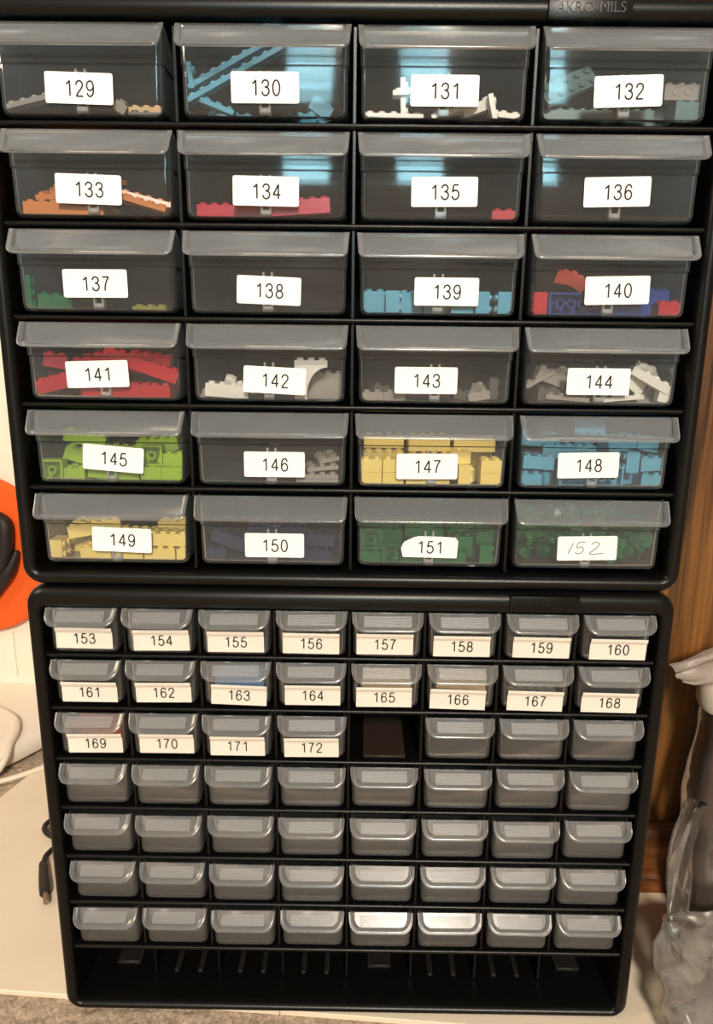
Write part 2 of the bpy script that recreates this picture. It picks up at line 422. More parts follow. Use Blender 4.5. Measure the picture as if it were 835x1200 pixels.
def lip_mesh(name, m, H, w, dy, h, r, fl, ydeep, ytop, th=.0010, taper=0.0):
    """finger lip: a dished sloping tongue from the drawer's top edge out and down, square at the top, rounded below"""
    L = math.hypot(dy, h); n = Vector((0, -h / L, dy / L)); t = Vector((0, -dy / L, -h / L))
    O = Vector((0, ytop, H))
    def P(u, s, off): return O + t * (L - s) + n * off + Vector((u * (1 - taper * (L - s) / L), 0, 0))
    bm = bmesh.new()
    def ol(i, off, rr):
        hw = w / 2 - i; rr = max(rr, .0006); pts = [(-hw, L)]
        for k in range(7):
            a = R(180 + 90 * k / 6); pts.append((-hw + rr + rr * math.cos(a), i + rr + rr * math.sin(a)))
        for k in range(7):
            a = R(270 + 90 * k / 6); pts.append((hw - rr + rr * math.cos(a), i + rr + rr * math.sin(a)))
        pts.append((hw, L))
        return [P(u, s, off if s < L - 1e-6 else min(off, .0)) for u, s in pts]
    spec = [(0, -th * .5, r), (0, .0003, r), (.0006, .0008, r - .0004), (fl, .0007, r - fl * .7), (fl + .0008, -.0002, r - fl * .75), (fl + .0016, -ydeep, r - fl * .8)]
    top = [loop(bm, ol(*s)) for s in spec]
    bot = [loop(bm, ol(0.0002, -th, r)), loop(bm, ol(fl + .0002, -th, r - fl * .7)), loop(bm, ol(fl + .0018, -ydeep - th, r - fl * .8))]
    for a, b in zip(top[:-1], top[1:]): bridge(bm, a, b)
    for a, b in zip(bot[:-1], bot[1:]): bridge(bm, a, b)
    bridge(bm, top[0], bot[0]); bm.faces.new(top[-1]); bm.faces.new(bot[-1])
    return to_mesh(bm, name, m, angle=50)

def grip_mesh(H, dy, h, hw, s0, s1, off, ytop, nr=7):
    L = math.hypot(dy, h); n = Vector((0, -h / L, dy / L)); t = Vector((0, -dy / L, -h / L)); O = Vector((0, ytop, H))
    bm = bmesh.new(); prev = None; N = nr * 4
    for k in range(N + 1):
        s = s0 + (s1 - s0) * k / N
        b = .00022 * (0.5 - 0.5 * math.cos(2 * math.pi * k / 4))
        sl = .0006 * math.sin(k * 2.3)
        lp = loop(bm, [O + t * (L - s - sl * u / hw * .4) + n * (off + b) + Vector((u, 0, 0)) for u in (-hw, -hw * .3, hw * .4, hw)])
        if prev: bridge(bm, prev, lp, closed=False)
        prev = lp
    return to_mesh(bm, 'ribbed_grip', M_GRIP, smooth=True)

HU, HS = .0548, .0388
YB = .0035
me_body_u = body_mesh('drawer_body', M_BODY_L, HU, .1095, .1125, .1115, .0315, YB, .1345, .0011)
me_lip_u = lip_mesh('finger_lip', M_LIP_L, HU, .1152, .0112, .0172, .0048, .0028, .0014, .0020, taper=.022)
bm = bmesh.new()
for s in (-1, 1): box(bm, s * .0030 - .0008, s * .0030 + .0008, YB + .0010, YB + .0042, .0015, .0285, .0003, 1)
box(bm, -.0030, .0030, YB + .0010, YB + .0014, .0015, .0060)
me_rail = to_mesh(bm, 'slot_rail', M_RAIL)
me_body_s = body_mesh('drawer_body', M_BODY_S, HS - .0016, .0528, .0545, 0, 0, YB, .1345, .0010)
me_lip_s = lip_mesh('finger_lip', M_LIP_S, HS, .0560, .0108, .0122, .0090, .0034, .0016, .0020, taper=.045)
me_grip_s = grip_mesh(HS, .0108, .0122, .0185, .0045, .0138, -.0010, .0020)

def sticker_mesh(w, h, r=.0014, torn=False):
    bm = bmesh.new()
    if torn:
        pts = [(w / 2 - .0006, -h / 2), (w / 2, h * .30), (w / 2 - .0022, h * .47), (w * .2, h * .5), (-w * .2, h * .5), (-w / 2 + .009, h * .44), (-w / 2 + .0015, h * .2), (-w / 2 - .0004, -h * .1), (-w / 2 + .0012, -h / 2)]
    else: pts = rrect(-w / 2, w / 2, -h / 2, h / 2, r, 3)
    a = loop(bm, [(x, -.00025, z) for x, z in pts]); b = loop(bm, [(x, 0.0, z) for x, z in pts])
    bridge(bm, a, b); bm.faces.new(a); bm.faces.new(b[::-1])
    return to_mesh(bm, 'label', M_PAPER)
me_sticker = sticker_mesh(.0452, .0190); me_torn = sticker_mesh(.0430, .0168, torn=True)
def curl(z):
    t = min(1, max(0, (z - .0040) / .0034)); return -.0019 * t * t * (3 - 2 * t)
bm = bmesh.new(); prev = None
for sgn in (0, 1):
    rows = []
    for k in range(19):
        z = -.0088 + .0180 * k / 18
        rows.append(loop(bm, [(x, curl(z) - (.00022 if sgn == 0 else 0), z) for x in (-.0223, -.008, .008, .0223)]))
    for a, b in zip(rows[:-1], rows[1:]): bridge(bm, a, b, closed=False)
    if sgn == 0: fr = rows
    else:
        bridge(bm, fr[0], rows[0], False); bridge(bm, fr[-1], rows[-1], False)
        for c in (0, -1):
            for k in range(18): bm.faces.new((fr[k][c], fr[k + 1][c], rows[k + 1][c], rows[k][c]))
me_slip = to_mesh(bm, 'label', M_PAPER2, angle=30)

UPL = {129:(-0.6,16.1,1.4),130:(0.5,17.6,0),131:(0.2,16.8,0),132:(1.2,17.6,-2),133:(-1.7,17.6,1.5),134:(0.4,17.6,0.8),135:(1.9,18.3,-0.7),136:(-0.1,19.4,-1.5),137:(-0.7,19.2,-0.3),138:(1.0,15.9,2),139:(5.7,16.4,0),140:(5.0,18.5,-1.5),141:(-4.5,18.7,-2),142:(4.3,15.7,2.5),143:(-6.6,16.9,0),144:(-2.1,17.5,0),145:(2.7,19.3,4.5),146:(2.4,16.4,0),147:(-3.8,16.5,-0.6),148:(-4.5,18.7,-1.5),149:(5.3,19.3,2),150:(2.0,16.5,0),151:(0.3,16.5,0.8),152:(0.1,17.4,-1.5)}
LOL = {153:(0.2,10.6,0.5),154:(1.6,9.8,-1),155:(-0.0,9.6,0),156:(-0.7,9.0,0.8),157:(-1.8,9.5,0),158:(-0.9,8.6,0),159:(1.2,8.5,0.4),160:(1.4,7.6,0.6),161:(0.7,10.8,0),162:(0.6,11.0,-0.8),163:(1.4,9.7,2),164:(0.8,10.6,0),165:(-1.5,10.0,0),166:(-2.5,8.7,1),167:(-0.2,8.2,0.8),168:(-0.7,7.6,0.5),169:(2.1,11.4,-0.8),170:(1.0,11.6,0),171:(-0.2,11.1,0),172:(-0.7,10.5,-0.8)}
UP_DESC = {129: 'a few tan and grey plates', 130: 'long azure bars', 131: 'small white pieces', 132: 'pale aqua pieces', 133: 'orange-tan studded plates', 134: 'two long red bricks', 135: 'one small red plate at its right end', 136: 'nothing inside', 137: 'a few dark green pieces', 138: 'nothing inside', 139: 'a row of azure bricks', 140: 'red and blue bricks', 141: 'a heap of red bricks', 142: 'a white arch and grey pieces', 143: 'small dark grey pieces', 144: 'grey and white pieces', 145: 'lime green bricks', 146: 'light grey studded plates', 147: 'pale yellow bricks stacked in rows', 148: 'azure bricks filling it', 149: 'jumbled pale yellow bricks', 150: 'dark navy bricks', 151: 'green bricks and a torn sticker', 152: 'green leafy pieces'}

DR = {}
ZU = SH_U + [.4183]
rd = random.Random(3)
for n in range(129, 153):
    k = n - 129; r_, c_ = divmod(k, 4)
    x = -.18 + .12 * c_ + rd.uniform(-.0006, .0006); z = ZU[r_] + .0042
    if n == 129: x -= .002
    hand = ' handwritten' if n == 152 else ''
    root = tag(empty('storage_drawer', (x, rd.uniform(-.0008, .0008), z), (0, 0, R(rd.uniform(-.3, .3)))),
               'wide clear drawer with%s white sticker %d, holding %s' % (hand, n, UP_DESC[n]), 'drawer', 'wide drawers of the upper cabinet')
    DR[n] = root
    link_mesh('drawer_body', me_body_u, root); link_mesh('finger_lip', me_lip_u, root); link_mesh('slot_rail', me_rail, root)
    dx, dz, a = UPL[n]
    lab = link_mesh('label', me_torn if n == 151 else me_sticker, root, (dx / 1e3, YB - .0008, dz / 1e3), (0, R(a), 0))
    if n == 152:
        bm = bmesh.new()
        S = [[(-.0105, .0045), (-.0145, -.0042)],
             [(-.0015, .0048), (-.0065, .0046), (-.0078, .0004), (-.0040, .0012), (-.0030, -.0018), (-.0055, -.0040), (-.0092, -.0034)],
             [(.0030, .0028), (.0060, .0050), (.0090, .0034), (.0066, -.0004), (.0018, -.0040), (.0060, -.0046), (.0125, -.0040)]]
        for st in S: tube(bm, smooth_path([(p, -.0003, q) for p, q in st], 6), .00032, 6)
        link_mesh('number', to_mesh(bm, 'number', M_PEN, smooth=True), lab)
    else:
        link_mesh('number', digits_mesh(str(n), .0092, M_INK), lab, (.0003, -.0003, -.0002))

ORD = ['first', 'second', 'third', 'fourth', 'fifth', 'sixth', 'seventh', 'eighth']
ROWN = {2: 'in the row of slip 172', 3: 'in the first full row of blank drawers', 4: 'in the second full row of blank drawers', 5: 'in the third full row of blank drawers', 6: 'in the lowest row above the open bottom'}
SM = {}
for r_ in range(7):
    for c_ in range(8):
        if r_ == 2 and c_ == 4: continue
        n = 153 + 8 * r_ + c_
        x = -.21 + .06 * c_ + rd.uniform(-.0005, .0005)
        if n <= 172:
            extra = ' and orange bits inside' if n == 169 else ''
            lb = 'small clear drawer with white paper slip %d%s' % (n, extra)
        elif r_ == 2:
            lb = 'small blank drawer %s' % {5: 'directly right of the empty slot, below slip 166', 6: 'below slip 167, without a slip', 7: 'below slip 168, at the right end without a slip'}[c_]
        else:
            lb = 'small blank frosted drawer, %s from the left %s' % (ORD[c_], ROWN[r_])
        root = tag(empty('storage_drawer', (x, rd.uniform(-.001, .001), SH_L[r_] + (.0038 if r_ == 0 else .0066)), (0, 0, R(rd.uniform(-.5, .5)))), lb, 'drawer', 'small drawers of the lower cabinet')
        SM[n] = root
        link_mesh('drawer_body', me_body_s, root)
        lp = link_mesh('finger_lip', me_lip_s, root); link_mesh('ribbed_grip', me_grip_s, lp)
        if n <= 172:
            dx, dz, a = LOL[n]
            lab = link_mesh('label', me_slip, root, (dx / 1e3, YB - .0008, dz / 1e3 + (.0026 if r_ == 0 else 0)), (0, R(a), 0))
            tm = digits_mesh(str(n), .0082, M_INK)
            for v in tm.vertices: v.co.y += curl(v.co.z - .0002)
            link_mesh('number', tm, lab, (0, -.00055, -.0002))

# ------------------------------------------------------------------ toy bricks
COL = {'azure': (92, 168, 198), 'yellow': (250, 224, 130), 'lime': (158, 196, 52), 'red': (192, 24, 42), 'rose': (200, 36, 66), 'green': (0, 104, 58), 'dkgreen': (0, 80, 52),
       'navy': (26, 38, 74), 'blue': (30, 64, 150), 'tan': (222, 190, 148), 'nougat': (214, 134, 74), 'white': (240, 236, 226), 'lgrey': (158, 152, 144), 'dgrey': (88, 86, 84),
       'aqua': (112, 140, 140), 'salmon': (240, 104, 88), 'olive': (140, 138, 66), 'orange': (222, 110, 40), 'sky': (120, 160, 205), 'dkred': (120, 12, 26)}
MC = {k: mat('toy_plastic_' + k, srgb(*v), 0.28, 0.5) for k, v in COL.items()}
P = .008
_bm_cache = {}
def brick(nx, ny, h, col, kind='b'):
    key = (nx, ny, h, col, kind)
    if key in _bm_cache: return _bm_cache[key]
    bm = bmesh.new(); W, D, Hh = nx * P - .0002, ny * P - .0002, h * .0032; t = .0014
    if kind == 't':   # beam with round holes along its side
        W, D, Hh = nx * P - .0002, P - .0002, .0096
    def ring(hx, hy, z): return loop(bm, [(-hx, -hy, z), (hx, -hy, z), (hx, hy, z), (-hx, hy, z)])
    o0, o1 = ring(W / 2, D / 2, 0), ring(W / 2, D / 2, Hh)
    i0, i1 = ring(W / 2 - t, D / 2 - t, 0), ring(W / 2 - t, D / 2 - t, Hh - .0012)
    bridge(bm, o0, o1); bm.faces.new(o1); bridge(bm, o0, i0); bridge(bm, i0, i1); bm.faces.new(i1)
    def cyl(x, y, z0, z1, r, n=12, axis='z', top_end=True):
        def q(a, z):
            c, s = r * math.cos(a), r * math.sin(a)
            return (x + c, y + s, z) if axis == 'z' else (x + c, z, y + s)
        a = loop(bm, [q(2 * math.pi * k / n, z0) for k in range(n)]); b = loop(bm, [q(2 * math.pi * k / n, z1) for k in range(n)])
        bridge(bm, a, b)
        if top_end: bm.faces.new(b)
        else:
            r2_ = r * .72
            def q2(a_, z):
                c, s = r2_ * math.cos(a_), r2_ * math.sin(a_)
                return (x + c, y + s, z) if axis == 'z' else (x + c, z, y + s)
            c_ = loop(bm, [q2(2 * math.pi * k / n, z0) for k in range(n)]); d_ = loop(bm, [q2(2 * math.pi * k / n, z1) for k in range(n)])
            bridge(bm, c_, d_); bridge(bm, a, c_); bridge(bm, b, d_)
    for i in range(nx):
        for j in range(ny):
            cyl((i - (nx - 1) / 2) * P, (j - (ny - 1) / 2) * P, Hh - .0002, Hh + .0017, .0024)
    if ny > 1:
        for i in range(nx - 1):
            for j in range(ny - 1): cyl((i - (nx - 2) / 2) * P, (j - (ny - 2) / 2) * P, 0, Hh - .0011, .0032, 12, 'z', False)
    if kind == 't':
        for i in range(nx - 1):
            cyl((i - (nx - 2) / 2) * P, .0056, -D / 2 - .0004, -D / 2 + .0010, .0030, 14, 'y', False)
    me = to_mesh(bm, 'toy_brick', MC[col], angle=40); _bm_cache[key] = me
    return me

def arch_mesh(col):
    bm = bmesh.new(); W, D, Hh = .024, .008, .0288
    pts = [(-W / 2, 0), (-W / 2, Hh), (W / 2, Hh), (W / 2, Hh - .005)]
    for k in range(9):
        a = R(90 + 80 * k / 8); pts.append((W / 2 + .0 + (W - .009) * math.cos(a), Hh - .005 - (Hh - .008) + (Hh - .008) * math.sin(a)))
    pts.append((-W / 2 + .009, 0))
    a = loop(bm, [(x, -D / 2, z) for x, z in pts]); b = loop(bm, [(x, D / 2, z) for x, z in pts])
    bridge(bm, a, b); bm.faces.new(a); bm.faces.new(b[::-1])
    for i in range(3):
        r = bmesh.ops.create_cone(bm, segments=12, radius1=.0024, radius2=.0024, depth=.0018, cap_ends=True)
        for v in r['verts']: v.co += Vector(((i - 1) * P, 0, Hh + .0008))
    return to_mesh(bm, 'toy_brick', MC[col], angle=40)

IN_Y = YB + .0022
def put(n, me, u, v, z, rot, label, group=None, name='toy_brick', small=False, cat='toy brick'):
    """u: centre across the drawer, v: gap behind its front wall, z: height of its lowest point over the drawer floor (mm)"""
    root = (SM if small else DR)[n]
    e = Euler([R(a) for a in rot], 'XYZ'); m3 = e.to_matrix()
    cs = [m3 @ v_.co for v_ in me.vertices]
    mn = [min(c[i] for c in cs) for i in range(3)]; mxx = [max(c[i] for c in cs) for i in range(3)]
    half = (mxx[0] - mn[0]) / 2; lim = (.0245 if small else .0535) - half
    uu = u / 1e3
    if abs(uu) > lim > 0: uu = math.copysign(lim, uu)
    loc = Vector((uu - (mn[0] + mxx[0]) / 2, IN_Y + v / 1e3 - mn[1], .0014 + z / 1e3 - mn[2]))
    o = link_mesh(name, me, None, root.location + Euler(root.rotation_euler).to_matrix() @ loc, e)
    tag(o, label, cat, group)
    return o

def B(n, nx, ny, h, col, u, v, z, rot=(0, 0, 0), label='', kind='b', group=None, small=False):
    put(n, brick(nx, ny, h, col, kind), u, v, z, rot, label, group, small=small)
FR, LS, RS, DN = (-90, 0, 0), (0, -90, 0), (0, 90, 0), (180, 0, 0)   # underside forward, studs left, studs right, studs down

# 129
B(129, 4, 1, 1, 'lgrey', -40, 1, 3, (0, -13, 0), 'light grey strip leaning at the left end of drawer 129')
B(129, 6, 2, 1, 'dgrey', 3, 14, 0, (0, 0, 4), 'dark grey plate flat on the floor of drawer 129 behind its sticker')
B(129, 1, 1, 2, 'lgrey', 23, 2, 1, (20, 30, 20), 'small light grey piece right of the centre in drawer 129')
B(129, 3, 2, 1, 'tan', 40, 6, 3.4, (0, 3, -8), 'tan plate lying at the right end of drawer 129')
B(129, 3, 2, 1, 'dgrey', 40, 4, 0, (0, 0, 5), 'dark grey plate under the tan plate in drawer 129')
# 130
B(130, 9, 1, 1, 'azure', -22, 3, 9, (0, -27, 0), 'lower of two long azure bars leaning across drawer 130')
B(130, 9, 1, 1, 'azure', -25, 6, 18, (0, -27, 0), 'upper of two long azure bars leaning across drawer 130')
B(130, 2, 1, 1, 'azure', -51, 4, 18, (0, 82, 0), 'short azure plate standing upright at the left end of drawer 130')
B(130, 3, 1, 1, 'azure', -42, 14, 18, (0, -22, 0), 'short azure bar behind the long bars in drawer 130')
B(130, 3, 1, 1, 'azure', -33, 2, 1, (0, 20, 0), 'short azure bar low at the front of drawer 130')
B(130, 4, 2, 3, 'azure', -30, 24, 0, (0, 0, 10), 'azure brick on the floor of drawer 130 under the long bars')
B(130, 2, 2, 3, 'azure', 34, 26, 6, (0, 30, 12), 'azure brick tilted at the right end of drawer 130')
B(130, 3, 2, 2, 'azure', 22, 14, 0, (0, 0, -10), 'azure brick flat beside the sticker foot in drawer 130')
# 131
B(131, 5, 1, 1, 'white', -33, 1, 0, (0, 0, 2), 'white strip flat at the left end of drawer 131')
B(131, 3, 1, 1, 'white', -26, 4, 2, (0, 88, 0), 'white plate standing upright left of sticker 131')
B(131, 2, 1, 1, 'white', -26, 1.5, 14, (0, -4, 0), 'short white crosspiece on the upright plate in drawer 131')
B(131, 4, 1, 1, 'white', 8, 3, 0, (0, -16, 0), 'white strip slanting under sticker 131')
B(131, 3, 1, 2, 'white', 24, 5, 2, (0, -22, 14), 'white piece slanting right of sticker 131')
B(131, 2, 1, 1, 'white', 34, 2, 0, (0, 76, 0), 'small white plate upright near the right end of drawer 131')
B(131, 2, 1, 1, 'white', 45, 2, 0, (0, 6, 0), 'small white plate flat at the right end of drawer 131')
B(131, 6, 2, 1, 'lgrey', 8, 22, 0, (0, 0, 3), 'pale grey plate flat at the back of drawer 131')
# 132
B(132, 5, 2, 1, 'aqua', -32, 14, 12, (65, -24, 10), 'pale aqua plate tilted up left of sticker 132')
B(132, 6, 4, 4, 'aqua', -24, 22, 0, (0, 0, 0), 'large pale aqua brick on the left floor of drawer 132')
B(132, 5, 4, 4, 'aqua', 26, 22, 0, (0, 0, 0), 'large pale aqua brick on the right floor of drawer 132')
B(132, 3, 1, 3, 'lgrey', 42, 8, 15, (0, 0, 0), 'pale grey holed beam raised at the right end of drawer 132', kind='t')
B(132, 2, 2, 4, 'aqua', 44, 4, 0, (0, 0, 3), 'small aqua brick under the grey holed beam in drawer 132')
# 133
for k in range(3):
    B(133, 7, 5, 1, 'nougat', -22 - k * 0.5, 1.5 + k * 1.2, k * 3.25 + .0, (0, 0, 0), 'orange-tan plate, %s of the stack at the left of drawer 133' % ['lowest', 'middle', 'topmost big one'][k])
B(133, 6, 4, 1, 'nougat', -21, 8, 11.5, (16, -4, 3), 'orange-tan plate rising to the back on the left stack in drawer 133')
B(133, 5, 4, 1, 'nougat', -20, 20, 19, (12, -6, 5), 'orange-tan plate high at the back of the left stack in drawer 133')
B(133, 5, 4, 1, 'nougat', -24, 30, 11.5, (5, -6, 6), 'orange-tan plate lying skewed on the left stack in drawer 133')
B(133, 4, 3, 1, 'nougat', -10, 26, 24, (10, -5, -14), 'small orange-tan plate topping the left stack in drawer 133')
B(133, 5, 2, 1, 'nougat', 30, 1, 3, (0, 15, 0), 'front slanting orange-tan plate right of sticker 133')
B(133, 5, 3, 1, 'nougat', 31, 12, 6, (-6, 12, 10), 'back slanting orange-tan plate right of sticker 133')
B(133, 4, 2, 1, 'nougat', 30, 20, 0, (0, 0, 0), 'orange-tan plate flat under the slanting plates in drawer 133')
# 134
B(134, 6, 2, 3, 'rose', -26, 8, 0, (0, 0, 1), 'wide red brick at the left of drawer 134', )
B(134, 6, 1, 3, 'rose', 20, 3, 1, (0, -4, 0), 'long red beam with holes at the right of drawer 134', kind='t')
# 135
B(135, 2, 2, 1, 'red', 44, 2, 0, (0, 0, 0), 'red plate, lower of two, at the right end of drawer 135')
B(135, 2, 2, 1, 'red', 44, 2, 3.3, (0, 0, 0), 'red plate, upper of two, at the right end of drawer 135')
B(135, 6, 2, 1, 'dkred', 12, 30, 0, (0, 0, 3), 'dark red plate flat at the back of drawer 135')
B(135, 4, 2, 1, 'dkgreen', -36, 30, 0, (0, 0, -3), 'dark green plate flat at the back left of drawer 135')
# 137
B(137, 3, 1, 1, 'green', -50, 3, 0, (0, 90, 0), 'green plate upright at the left end of drawer 137')
B(137, 3, 1, 3, 'green', -34, 4, 0, (0, 4, 6), 'green beam lying at the front left of drawer 137', kind='t')
B(137, 2, 2, 2, 'green', -38, 15, 2, (0, 12, 20), 'green brick behind the green beam in drawer 137')
B(137, 4, 1, 1, 'green', -16, 14, 3, (0, 14, 8), 'green strip slanting toward sticker 137')
B(137, 3, 2, 1, 'olive', 34, 3, 0, (0, 0, 3), 'olive plate flat at the right end of drawer 137')
# 139
B(139, 2, 2, 5, 'azure', -46, 10, 0, (0, 0, 4), 'tall azure brick set back at the left end of drawer 139')
B(139, 2, 2, 3, 'azure', -31, 1, 0, RS, 'azure brick on its side, left of sticker 139')
B(139, 2, 2, 2, 'azure', -20, 9, 9, (0, 0, 8), 'azure brick raised behind the left edge of sticker 139')
B(139, 2, 2, 3, 'azure', -19, 8, 0, (0, 0, 0), 'azure brick on the floor under the raised one in drawer 139')
B(139, 2, 2, 3, 'azure', -1, 8, 0, (0, 0, 0), 'azure brick hidden partly by sticker 139')
B(139, 2, 2, 3, 'azure', 18, 2, 0, (0, 0, 0), 'low azure brick under the right edge of sticker 139')
B(139, 2, 2, 3, 'azure', 33, 1, 0, RS, 'azure brick on its side, second from the right in drawer 139')
B(139, 2, 2, 3, 'azure', 47, 1, 0, LS, 'azure brick on its side at the right end of drawer 139')
# 140
B(140, 2, 2, 3, 'red', -48, 1, 0, LS, 'red brick on its side at the left end of drawer 140')
B(140, 5, 2, 3, 'blue', -21, 2, 0, FR, 'blue brick showing its hollow underside in drawer 140')
B(140, 2, 2, 3, 'salmon', -20, 14, 17, (12, 18, 35), 'salmon brick lying on the blue ones in drawer 140')
B(140, 4, 2, 3, 'blue', -20, 14, 0, (0, 0, 0), 'blue brick behind the hollow one in drawer 140')
B(140, 4, 2, 3, 'blue', 18, 6, 0, (0, 0, 3), 'low blue brick behind sticker 140')
B(140, 3, 2, 3, 'blue', 40, 19, 10, (0, 0, -2), 'blue brick on top at the right of drawer 140')
B(140, 3, 2, 3, 'blue', 40, 19, 0, (0, 0, 0), 'blue brick at the bottom right of drawer 140, behind the red one')
B(140, 2, 2, 3, 'red', 45, 1, 0, (0, 0, 0), 'red brick flat at the right end of drawer 140')
B(140, 1, 1, 3, 'green', -42, 20, 0, (0, 0, 0), 'small green brick behind the left red one in drawer 140')
# 141
B(141, 2, 2, 3, 'red', -47, 6, 20, (0, 10, 20), 'red brick topmost at the left end of drawer 141')
B(141, 3, 2, 3, 'red', -40, 1, 2, (0, -14, 0), 'red brick tilted at the front left of drawer 141')
B(141, 3, 2, 3, 'red', -42, 20, 8, (0, 5, -12), 'red brick beneath the topmost left one in drawer 141')
B(141, 4, 2, 3, 'red', -22, 26, 16, (8, -16, 14), 'red brick slanting high behind the left of sticker 141')
B(141, 2, 2, 3, 'red', -12, 2, 0, (0, 0, 3), 'red brick below the left edge of sticker 141')
B(141, 3, 2, 3, 'red', 7, 3, 0, (0, 0, 0), 'red brick below the centre of sticker 141')
B(141, 4, 2, 3, 'red', 30, 1.5, 0, (0, 0, 0), 'red brick flat at the front right of drawer 141')
B(141, 7, 1, 3, 'red', 25, 3, 10.5, (0, 18, 0), 'long red brick slanting down to the right in drawer 141')
B(141, 2, 2, 3, 'red', 46, 20, 4, (0, 80, 0), 'red brick on end at the right end of drawer 141')
B(141, 6, 2, 3, 'red', 4, 22, 14, (0, -6, -8), 'red brick lying high behind sticker 141')
B(141, 4, 2, 3, 'red', 22, 30, 18, (10, 10, 6), 'red brick high at the back right of drawer 141')
B(141, 4, 2, 3, 'red', 0, 22, 0, (0, 0, 0), 'red brick low at the back middle of drawer 141')
# 142
B(142, 4, 1, 3, 'white', -32, 3, 0, (0, 4, 0), 'off-white holed beam at the front left of drawer 142', kind='t')
B(142, 1, 1, 3, 'white', -33, 14, 4, (30, 20, 10), 'small off-white piece behind the holed beam in drawer 142')
B(142, 2, 1, 3, 'white', -20, 12, 1, (0, -14, 20), 'off-white piece next to the holed beam in drawer 142')
put(142, arch_mesh('white'), 30, 4, 0, (0, 0, 0), 'white arch brick standing at the right of drawer 142')
B(142, 4, 2, 6, 'lgrey', 38, 20, 0, (0, 0, 0), 'light grey block behind the white arch in drawer 142')
B(142, 2, 1, 1, 'lgrey', -50, 10, 0, (0, -40, 0), 'light grey strip at the left end of drawer 142')
# 143
for k, (u, v, z, rt_, d) in enumerate([(-48, 4, 0, (0, 0, 8), 'at the far left end'), (-38, 8, 2, (0, 15, 20), 'second from the left'), (-28, 3, 0, (0, 0, -12), 'left of the sticker foot'), (22, 5, 0, (0, 8, 10), 'just right of the sticker'), (33, 2, 0, (0, -10, 0), 'third from the right, at the front'), (44, 5, 2, (0, 90, 10), 'standing at the right end'), (38, 12, 2, (0, 20, 40), 'behind the right-hand pair')]):
    B(143, 2, 1, 2, 'dgrey' if k % 2 else 'lgrey', u, v, z, rt_, 'small %s piece %s in drawer 143' % ('dark grey' if k % 2 else 'mid grey', d))
# 144
for k, (nx_, ny_, h_, c_, u, v, z, rt_, d) in enumerate([
    (3, 1, 1, 'lgrey', -46, 6, 10, (0, -28, 10), 'grey strip slanting high at the left end'), (2, 2, 3, 'dgrey', -36, 3, 0, (0, 6, 4), 'dark grey brick low at the left'),
    (3, 1, 3, 'lgrey', -32, 9, 10, (0, 18, 12), 'grey piece on the heap left of the sticker'), (4, 2, 1, 'lgrey', -22, 1, 1, (0, 4, 0), 'grey plate flat at the front left'),
    (2, 1, 2, 'lgrey', -24, 14, 13, (20, -20, 30), 'small grey piece high behind the left sticker edge'), (4, 1, 1, 'white', 18, 2, 1, (0, -5, 0), 'white strip low beneath the sticker'),
    (2, 2, 3, 'white', 27, 5, 5, (0, 30, 24), 'white brick tumbled right of the sticker'), (4, 1, 2, 'white', 38, 2, 7, (0, 28, 0), 'white bar slanting down at the right end'),
    (2, 2, 1, 'white', 42, 12, 14, (40, 20, 10), 'white plate tilted at the top right'), (2, 2, 3, 'lgrey', 40, 14, 0, (0, 0, 12), 'grey brick under the white bar'), (1, 1, 3, 'white', 50, 3, 1, (0, 10, 0), 'small white brick at the right end')]):
    B(144, nx_, ny_, h_, c_, u, v, z, rt_, d + ' in drawer 144')
# 145
B(145, 2, 2, 3, 'lime', -46, 1, 0, FR, 'lime brick showing its hollow underside at the left of drawer 145')
B(145, 2, 2, 3, 'lime', -29, 1, 0, (0, 0, 0), 'lime brick beside the hollow one in drawer 145')
B(145, 2, 2, 3, 'lime', -36, 14, 10, (0, 20, 15), 'lime brick raised behind the hollow one in drawer 145')
B(145, 4, 2, 3, 'lime', -34, 32, 19, (0, 14, 8), 'lime brick tilted at the top left of drawer 145')
B(145, 3, 2, 3, 'lime', -8, 4, 0, (0, 6, 0), 'lime brick under the left part of sticker 145')
B(145, 2, 2, 3, 'lime', 10, 4, 0, (0, 0, 4), 'lime brick under the right part of sticker 145')
B(145, 2, 2, 3, 'lime', 29, 1, 0, DN, 'lime brick upside down right of sticker 145')
B(145, 2, 2, 3, 'lime', 45, 1, 0, DN, 'lime brick upside down at the right end of drawer 145')
B(145, 2, 2, 3, 'lime', 28, 8, 11, FR, 'lime brick with open underside on top, right of sticker 145')
B(145, 2, 2, 3, 'lime', 46, 6, 11, (0, 0, -3), 'lime brick on top at the right end of drawer 145')
B(145, 4, 2, 3, 'lime', 26, 26, 18, (0, -5, 6), 'lime brick high at the back right of drawer 145')
B(145, 6, 2, 3, 'lime', 0, 30, 10, (0, 3, -4), 'lime brick across the back of drawer 145')
B(145, 6, 2, 3, 'lime', 0, 30, 0, (0, 0, 0), 'lime brick low across the back of drawer 145')
# 146
B(146, 4, 3, 1, 'lgrey', 34, 2, 0, (0, 0, 0), 'light grey plate, lowest of the stack in drawer 146')
B(146, 4, 3, 1, 'lgrey', 33, 3, 3.3, (0, 0, 3), 'light grey plate, second of the stack in drawer 146')
B(146, 3, 3, 1, 'lgrey', 36, 4, 8.4, (0, -4, 10), 'light grey plate skewed on the stack in drawer 146')
B(146, 2, 2, 1, 'lgrey', 40, 8, 14, (10, -8, 20), 'small light grey plate topping the stack in drawer 146')
